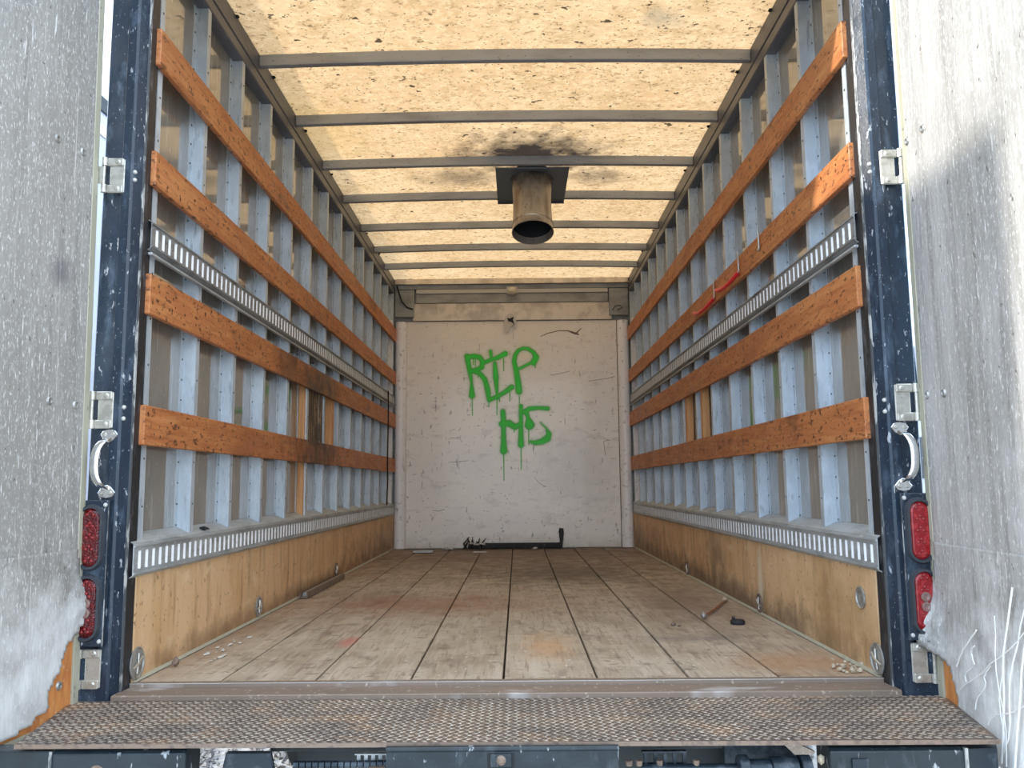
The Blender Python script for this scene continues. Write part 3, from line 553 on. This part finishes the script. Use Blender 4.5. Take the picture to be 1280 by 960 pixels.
# ================================================================== liftgate platform with tread
pf = thing('liftgate_platform', 'rusty diamond tread steel platform across the rear sill, below the open box', 'platform', (0, -.26, -.06))
tb = [(-1.27, -.062), (-1.19, -.478), (1.195, -.495), (1.275, -.075)]
MB().prism(tb, -.031, -.022, 'z').build('deck_plate', 'tread_base', pf)
tr = MB(); rd = random.Random(11); P_ = .0245; row = 0; y = -.078
while y > -.482:
    x = -1.27 + (row % 2) * P_ / 2; lim = 1.273 - (abs(y) - .07) * .19
    while x < lim:
        if abs(x) < lim - .008:
            a = (.55 if row % 2 else -.55) + rd.uniform(-.12, .12); L1, W1, H1 = .0105, .0042, .0022
            ca, sa = math.cos(a), math.sin(a); xx = x + rd.uniform(-.001, .001)
            V = [(L1, 0, 0), (0, W1, 0), (-L1, 0, 0), (0, -W1, 0), (L1 * .45, 0, H1), (-L1 * .45, 0, H1)]
            tr.add([(xx + p[0] * ca - p[1] * sa, y + p[0] * sa + p[1] * ca, -.022 + p[2]) for p in V], [(0, 1, 4), (1, 5, 4), (1, 2, 5), (2, 3, 5), (3, 4, 5), (3, 0, 4)])
        x += P_
    row += 1; y -= P_ * .62
tr.build('tread_lozenges', 'tread', pf, kind='stuff')
MB().prism([(-1.19, -.478), (-1.19, -.481), (1.195, -.498), (1.195, -.495)], -.031, -.0205, 'z').build('deck_lip', 'rust', pf)

# ---- bumper pieces under the lip
def bumper(nm, lab, cat, x0, x1, y, z0, z1, m='navy', dep=.10, grp=None):
    o = thing(nm, lab, cat, ((x0 + x1) / 2, y + dep / 2, z0), grp)
    MB().prism([(y + .010, z1), (y, z1 - .008), (y, z0), (y + dep, z0), (y + dep, z1)], x0, x1, 'x').build('bumper_face', m, o, bevel=.002)
    return o
b1 = bumper('bumper_step', 'dark navy steel bumper step under the left end of the platform', 'bumper', -1.105, -.775, -.47, -.22, -.040)
MB().box(-1.1075, -1.1005, -.474, -.46, -.22, -.04).build('weld_edge', 'post_edge', b1)
MB().lathe([(.0001, .01), (.012, .008), (.02, 0)], (-.99, -.471, -.092), (0, -1, 0), 10).build('bolt_head', 'rust', b1, smooth=True)
MB().prism([(-.46, -.042), (-.40, -.042), (-.40, -.22), (-.46, -.22)], -1.32, -1.108, 'x').build('bumper_return', 'navy', b1, bevel=.004)
b2 = bumper('bumper_step', 'dark navy steel bumper step under the right end of the platform', 'bumper', .79, 1.115, -.485, -.22, -.042)
MB().box(1.112, 1.119, -.49, -.47, -.22, -.042).build('weld_edge', 'post_edge', b2)
MB().prism([(1.12, -.48), (1.20, -.47), (1.235, -.40), (1.12, -.38)], -.22, -.046, 'z').build('bumper_return', 'mech', b2, bevel=.004)
MB().box(.84, .88, -.492, -.484, -.13, -.065).build('socket', 'mech', b2, bevel=.002)
ct = thing('latch_housing', 'navy painted steel latch housing under the centre of the platform', 'latch', (-.005, -.44, -.083))
MB().prism([(-.4985, -.024), (-.506, -.027), (-.507, -.034), (-.503, -.038), (-.503, -.080), (-.47, -.080), (-.47, -.038), (-.4985, -.037)], -.28, .278, 'x').build('housing', 'navy', ct, bevel=.001)
MB().box(-.037, .028, -.5045, -.5025, -.076, -.042).build('notch', 'soot', ct)
MB().box(-.030, .022, -.508, -.5045, -.073, -.043).build('latch_block', 'navy', ct, bevel=.002)
MB().lathe([(.0001, .006), (.006, .006), (.010, .003), (.012, .0)], (-.004, -.508, -.057), (0, -1, 0), 12).build('bolt_head', 'rust', ct, smooth=True)
# chassis behind
ch = thing('underframe', 'dark chassis beams in shadow beneath the platform', 'chassis', (0, 1.0, -.3))
MB().box(-.60, .72, -.36, -.30, -.078, -.032).build('cross_member', 'under', ch, bevel=.002)
MB().box(-.545, .70, -.30, -.26, -.30, -.072).build('rear_plate', 'under', ch)
for x in (-.43, .43): MB().box(x - .04, x + .04, -.05, 5.4, -.34, -.12).build('frame_rail', 'under', ch)
MB().box(.27, .40, -.40, -.36, -.066, -.04).build('hanger_plate', 'under', ch, bevel=.002)
m = MB(); m.box(.345, .455, -.425, -.41, -.068, -.064); m.box(.345, .455, -.425, -.41, -.098, -.094)
for k in range(5): m.box(.350 + k * .024, .358 + k * .024, -.423, -.412, -.098, -.064)
m.build('step_grille', 'mech', ch)
m = MB(); m.box(-.37, -.285, -.425, -.41, -.068, -.065)
for k in range(5): m.box(-.365 + k * .018, -.356 + k * .018, -.423, -.412, -.10, -.066)
m.build('step_grille', 'galv_low', ch)
MB().prism([(-.715, -.20), (-.685, -.053), (-.575, -.053), (-.54, -.20)], -.445, -.43, 'y').build('lift_arm_box', 'mech', ch, bevel=.003)
m = MB()
for k in range(15): m.tube([(-.52 + k * .016, -.43, -.088), (-.507 + k * .016, -.43, -.088)], [.010, .010], 8)
m.build('coil_spring', 'mech', ch, kind='stuff')
m = MB(); m.tube([(.34, -.44, -.102), (.72, -.44, -.102)], .013, 12); m.build('pivot_rod', 'mech', ch, smooth=True)
for x0_, x1_, r in ((.575, .60, .032), (.60, .655, .022), (.655, .72, .028), (.725, .75, .034)): MB().tube([(x0_, -.45, -.098), (x1_, -.45, -.098)], r, 16).build('pivot_collar', 'mech', ch, smooth=True, bevel=.002)
MB().prism([(.56, -.30), (.56, -.036), (.74, -.036), (.76, -.30)], -.38, -.35, 'y').build('lift_arm_plate', 'mech', ch)
for x in (.31, .335, .385, .475): MB().tube([(x, -.44, -.092), (x, -.44, -.080)], .008, 8).build('bolt', 'rust', ch)
for x in (-.545, -.318, -.30): MB().tube([(x, -.455, -.098), (x, -.455, -.086)], .010, 8).build('bolt', 'rust', ch)
MB().prism([(.685, -.038), (.722, -.038), (.762, -.056), (.758, -.064), (.712, -.064)], -.46, -.445, 'y').build('tread_offcut', 'tread', ch, bevel=.001)
MB().blob((.775, -.46, -.075), (.010, .01, .014), 4, .2).build('grease_fitting', 'foam', ch)
for s in (-1, 1):
    for q in (.78, 1.06):
        MB().lathe([(.0001, 0), (.18, 0), (.2, .02), (.38, .02), (.42, .05), (.42, .2), (.38, .23), (.2, .23), (.18, .16), (.0001, .16)], (s * q - (.0 if s > 0 else .0), 2.6, -.62), (s, 0, 0), 28).build('wheel', 'tyre', ch, smooth=True)

# ================================================================== recessed tie-down cups
def cup(s, y, z, r, lab, grp=None, bar=True, dirty=False):
    c = (s * 1.149, y, z); ax = (-s, 0, 0)
    o = thing('tie_down_cup', lab, 'tie-down', (s * 1.149, y, z - r), grp)
    MB().lathe([(r, 0), (r, .003), (r * .93, .005), (r * .86, .003), (r * .84, .001)], c, ax, 24).build('rim', 'disc' if not dirty else 'rust', o, smooth=True)
    MB().lathe([(r * .84, .001), (r * .70, .0008), (r * .3, .0006), (.0001, .0005)], c, ax, 24).build('bowl', 'disc' if not dirty else 'rust', o, smooth=True)
    if bar:
        MB().tube([(s * 1.145, y - r * .62, z - r * .25), (s * 1.141, y, z), (s * 1.145, y + r * .62, z + r * .28)], .0042, 8).build('ring_bar', 'steel', o, smooth=True)
        MB().tube([(s * 1.145, y + r * .1, z + r * .6), (s * 1.143, y, z), (s * 1.145, y - r * .08, z - r * .6)], .003, 8).build('ring_loop', 'steel', o, smooth=True)
    return o
cup(-1, .08, .056, .05, 'steel tie-down cup in the left kick board, nearest the door')
cup(-1, 1.31, .056, .046, 'steel tie-down cup in the left kick board, second from the door')
cup(-1, 2.95, .06, .045, 'dark steel tie-down cup far back in the left kick board', dirty=True)
cup(1, .075, .052, .05, 'steel tie-down cup in the right kick board, low beside the post')
cup(1, .175, .225, .036, 'smaller plain steel cup higher up in the right kick board', bar=False)
cup(1, 1.34, .048, .045, 'rusty tie-down cup in the right kick board, below a pale streak', dirty=True)
cup(1, 2.98, .045, .045, 'dark tie-down cup far back in the right kick board', dirty=True)

# ================================================================== loose things
# red straps with wire hooks on the right wall
def hookset(ya, zb, yb, lab, red=True):
    o = thing('wire_hook', lab, 'hook', (1.118, ya, zb))
    m = MB(); m.tube([(1.134, ya, 1.715), (1.124, ya, 1.722), (1.1255, ya - .004, 1.70), (1.1265, ya - .006, zb + .006)], .003, 8); m.build('hook_wire', 'steel', o, smooth=True)
    m = MB(); m.tube([(1.130, ya + .012, 1.715), (1.1285, ya + .008, zb + .008)], .003, 8); m.build('hook_wire', 'steel', o, smooth=True)
    MB().blob((1.125, ya, zb + .004), (.008, .012, .010), 8, .2).build('hook_foot', 'steel', o)
    if red:
        pts = [(1.126 - .022 * math.sin(math.pi * k / 10), ya + (yb - ya) * k / 10, zb + .004 - .040 * math.sin(math.pi * k / 10) * (1 - k / 25) + .02 * (k / 10) ** 2) for k in range(11)]
        MB().tube(pts, .0100, 8).build('red_strap', 'wirered', o, smooth=True)
hookset(1.375, 1.612, 1.84, 'wire hook with a thick red strap on the right wall, nearer of two red ones')
hookset(1.885, 1.600, 2.40, 'wire hook with a thin red strap on the right wall, farther of two red ones')
hookset(1.03, 1.624, 1.2, 'bare wire hook on the right wall, nearest the door', red=False)
# cables
tag(MB().tube([(-1.128, 4.95, 1.46), (-1.126, 4.95, 1.2), (-1.127, 4.94, .9), (-1.128, 4.96, .64), (-1.132, 4.95, .43)], .006, 6).build('hanging_cable', 'cable', smooth=True), 'thin black cable hanging down the far end of the left wall', 'cable')
tag(MB().tube([(-1.13, D - .06, 2.56), (-1.10, D - .06, 2.46), (-1.08, D - .06, 2.40), (-1.03, D - .05, 2.345), (-.972, D - .045, 2.325)], .008, 6).build('loose_cable', 'cable', smooth=True), 'black cable drooping at the left end of the header', 'cable')
tag(MB().tube([(.99, D - .045, 2.30), (1.02, D - .05, 2.34), (1.07, D - .05, 2.345), (1.09, D - .05, 2.32), (1.04, D - .05, 2.30)], .004, 6).build('loose_cable', 'cable', smooth=True), 'short curled wire at the right end of the header', 'cable')
# charred strips at the foot of the bulkhead
tag(MB().box(-.40, .45, D - .05, D - .012, .003, .052).build('charred_strip', 'char', bevel=.006), 'long charred black strip lying against the foot of the far wall', 'strip')
tag(MB().prism([(.432, .003), (.438, .07), (.430, .16), (.435, .19), (.475, .185), (.478, .14), (.468, .08), (.462, .003)], D - .07, D - .055, 'y').build('charred_stick', 'char', bevel=.002), 'charred black stick standing upright against the far wall', 'stick')
pm = MB(); rd = random.Random(2)
for k in range(9):
    x = -.47 + k * .022; pm.tube([(x, D - .075, .003), (x + rd.uniform(-.03, .03), D - .075, .05), (x + rd.uniform(-.04, .04), D - .07, rd.uniform(.07, .13))], [.012, .010, .003], 5)
tag(pm.build('shredded_rubber', 'char'), 'shredded black rubber heap at the left end of the charred strip', 'debris')
pm = MB()
for k in range(5): pm.blob((-.40 + k * .028, D - .105, .045 + .02 * rd.random()), (.02, .01, .012), k, .5)
tag(pm.build('torn_paper', 'paper'), 'crumpled pale scraps caught in the shredded rubber', 'scrap')
tag(MB().box(-.90, -.72, 4.98, 5.06, .003, .022).build('metal_strip', 'disc', bevel=.003), 'flat grey metal strip on the floor near the far left corner', 'strip')
tag(MB().blob((-.62, 5.30, .018), (.05, .03, .016), 5, .4).build('paper_scrap', 'paper'), 'white scrap with black bits on the floor near the far wall', 'scrap')
tag(MB().box(-.36, -.24, 4.95, 5.0, .003, .012).build('paper_strip', 'paper', bevel=.002), 'flat pale strip on the floor in front of the charred strip', 'scrap')
tag(MB().blob((.20, 5.28, .014), (.025, .02, .012), 6, .4).build('pebble', 'paper'), 'small pale pebble on the floor before the charred strip', 'scrap')
an = thing('metal_bar', 'rusty channel bar lying along the foot of the left wall', 'bar', (-1.115, 2.5, .002))
MB().prism([(-1.136, .004), (-1.092, .004), (-1.092, .034), (-1.097, .034), (-1.097, .010), (-1.131, .010), (-1.131, .034), (-1.136, .034)], 1.98, 2.95, 'y').build('channel', 'rust', an)
MB().prism([(-1.130, .010), (-1.098, .010), (-1.104, .030), (-1.124, .030)], 2.02, 2.95, 'y').build('channel_insert', 'disc', an)
sk = thing('rusty_rod', 'thin rusty rod with grey clips across the floor seam at right', 'rod', (.96, 1.45, .002))
MB().tube([(.862, 1.215, .012), (.95, 1.40, .010), (1.075, 1.70, .010)], .005, 8).build('rod', 'rod_rust', sk, smooth=True)
MB().blob((.858, 1.20, .016), (.016, .02, .014), 3, .35).build('clip', 'disc', sk); MB().blob((1.08, 1.715, .014), (.018, .025, .012), 9, .35).build('clip', 'foam', sk)
lb = thing('rubber_puck', 'small black round puck with a tab, on the floor at right', 'puck', (.975, 1.066, .002))
MB().lathe([(.0001, .016), (.026, .016), (.031, .011), (.031, .0)], (.975, 1.066, .0025), (0, 0, 1), 16).build('puck_disc', 'char', lb, smooth=True)
MB().box(.955, .968, 1.075, 1.085, .012, .030).build('puck_tab', 'char', lb, bevel=.002)
tag(MB().blob((.693, 1.019, .010), (.014, .01, .007), 12, .4).blob((.712, 1.0, .006), (.010, .006, .004), 13, .4).build('rust_flake', 'rust'), 'small rusty flake on the floor, left of the black puck', 'scrap')
fm = MB(); rd = random.Random(8)
for k in range(22):
    x, y, r = rd.uniform(1.05, 1.125), rd.uniform(.115, .24), rd.uniform(.003, .012); fm.blob((x, y, r * .6 + .001 + (.02 if k < 5 else 0)), (r, r, r * .7), k, .4)
tag(fm.build('crumbled_foam', 'foam'), 'crumbled cream foam bits in the right corner of the floor, by the post', 'debris')
fm = MB()
for k in range(14):
    x = .55 + .05 * rd.random() + k * .004; y = .35 - k * .012 + rd.uniform(-.015, .015); r = rd.uniform(.002, .006); fm.blob((x, y, r * .5 + .001), (r, r * 1.4, r * .5), k + 30, .4)
tag(fm.build('grit', 'foam', kind='stuff'), 'spilled grit along a floor seam near the sill', 'grit')
tag(MB().blob((-1.115, .30, .016), (.012, .016, .014), 15, .3).build('rusty_nut', 'rust'), 'small rusty nut on the floor at the foot of the left kick board', 'nut')
fm = MB()
for k in range(16):
    x = -1.10 + .09 * rd.random(); y = .38 + k * .03; r = rd.uniform(.003, .012); fm.blob((x, y, r * .25 + .001), (r, r * 2.2, r * .25), k + 60, .4)
tag(fm.build('paint_flakes', 'paper', kind='stuff'), 'white paint flakes along the left edge of the floor', 'flakes')
tag(MB().blob((-1.155, .62, .444), (.022, .014, .007), 17, .3).build('black_chip', 'char'), 'black chip lying on top of the lower left track', 'scrap')

# ================================================================== parked vehicles seen through the gaps
bt = thing('box_truck', 'white box truck parked to the left, seen past the left post', 'truck', (-4.2, 6, -1.05))
MB().box(-5.4, -3.0, 3.0, 9.2, -.15, 3.45).build('cargo_box', 'white_box', bt, bevel=.02)
MB().box(-3.02, -2.985, 3.0, 9.2, 3.36, 3.47).build('roof_rail', 'under', bt, bevel=.004)
MB().box(-3.0, -2.990, 3.0, 9.2, 3.18, 3.26).build('upper_moulding', 'alu', bt)
MB().box(-3.02, -2.985, 3.0, 9.2, -.2, -.05).build('lower_rail', 'alu_dark', bt, bevel=.004)
MB().box(-5.2, -3.2, 3.0, 11.0, -.5, -.2).build('chassis', 'under', bt)
MB().prism([(9.4, -.5), (9.4, 1.7), (10.4, 1.7), (10.9, .8), (11.7, .6), (11.8, -.5)], -5.2, -3.2, 'x').build('cab', 'van_white', bt, bevel=.03)
for y in (4.6, 10.6):
    for x in (-5.15, -3.3): MB().lathe([(.0001, 0), (.2, 0), (.24, .03), (.42, .02), (.45, .06), (.45, .22), (.42, .26), (.0001, .26)], (x - .13, y, -.6), (1, 0, 0), 28).build('wheel', 'tyre', bt, smooth=True)
vn = thing('parked_van', 'white van with dark windows parked to the right, seen past the right post', 'van', (4.1, 5.6, -1.05))
body = [(3.35, -.75), (3.35, .40), (3.40, 1.0), (3.5, 1.72), (3.62, 1.80), (6.0, 1.80), (6.9, 1.02), (7.9, .75), (8.05, .2), (8.05, -.75)]
MB().prism(body, 3.0, 4.9, 'x').build('van_body', 'van_white', vn, bevel=.03)
MB().prism([(3.50, 1.06), (3.56, 1.60), (4.55, 1.60), (4.55, 1.06)], 2.985, 3.0, 'x').build('side_window', 'glass_dk', vn)
MB().prism([(4.65, 1.06), (4.65, 1.60), (5.85, 1.60), (6.5, 1.06)], 2.985, 3.0, 'x').build('side_window', 'glass_dk', vn)
MB().box(2.988, 3.0, 3.42, 7.9, .62, .92).build('side_moulding', 'navy', vn)
MB().prism([(3.12, 1.04), (3.15, 1.62), (4.75, 1.62), (4.78, 1.04)], 3.37, 3.405, 'y').build('rear_window', 'glass_dk', vn)
MB().box(3.0, 3.35, 3.325, 3.35, .62, .95).build('rear_lamp', 'lens', vn, bevel=.01)
MB().box(3.0, 4.9, 3.25, 3.36, -.45, -.15).build('rear_bumper', 'under', vn, bevel=.02)
for y in (4.2, 7.1):
    for x in (3.12, 4.78): MB().lathe([(.0001, 0), (.18, 0), (.2, .03), (.32, .02), (.35, .05), (.35, .2), (.32, .24), (.0001, .24)], (x - .12, y, -.70), (1, 0, 0), 28).build('wheel', 'tyre', vn, smooth=True)

fs_ = [d_ for d_ in wR.users_collection[0].objects if d_.name == 'door_2'][0]
rd = random.Random(21)
for a, b, r_ in [((.33, -.10), (.45, .34), .0026), ((.36, -.08), (.50, .30), .002), ((.30, -.02), (.52, .10), .0018), ((.14, .09), (.28, .21), .0022), ((.16, .03), (.50, .24), .0014), ((.20, .06), (.26, .17), .0014), ((.40, -.12), (.55, .42), .0025), ((.24, .0), (.32, .13), .0014), ((.34, -.09), (.40, .2), .0018), ((.38, -.1), (.36, .26), .0014)]:
    pts = []
    for k in range(9):
        q = k / 8; tt = a[0] + (b[0] - a[0]) * q + .030 * noise.noise(Vector((q * 3, a[0] * 20, 1))); zz = a[1] + (b[1] - a[1]) * q + .012 * noise.noise(Vector((q * 3, a[1] * 20, 5)))
        pts.append((1.281 - .019 - .03 * -tt * -1 - .013 - .004 * rd.random(), -.07 - tt, zz))
    MB().tube(pts, r_, 6).build('fibre_strand', 'paper_white', fs_, smooth=True)
# repeats share a group phrase
GR = {'tail_light': 'red oval tail lights on the rear posts', 'tie_down_cup': 'steel tie-down cups in the kick boards', 'wire_hook': 'wire hooks over the right wall slat',
      'bumper_step': 'bumper steps under the platform', 'grab_handle': 'grab handles on the rear posts', 'loose_cable': 'loose cables at the header'}
for o in COL.objects:
    if not o.parent and o.get('category') and o.name.split('.')[0] in GR: o['group'] = GR[o.name.split('.')[0]]
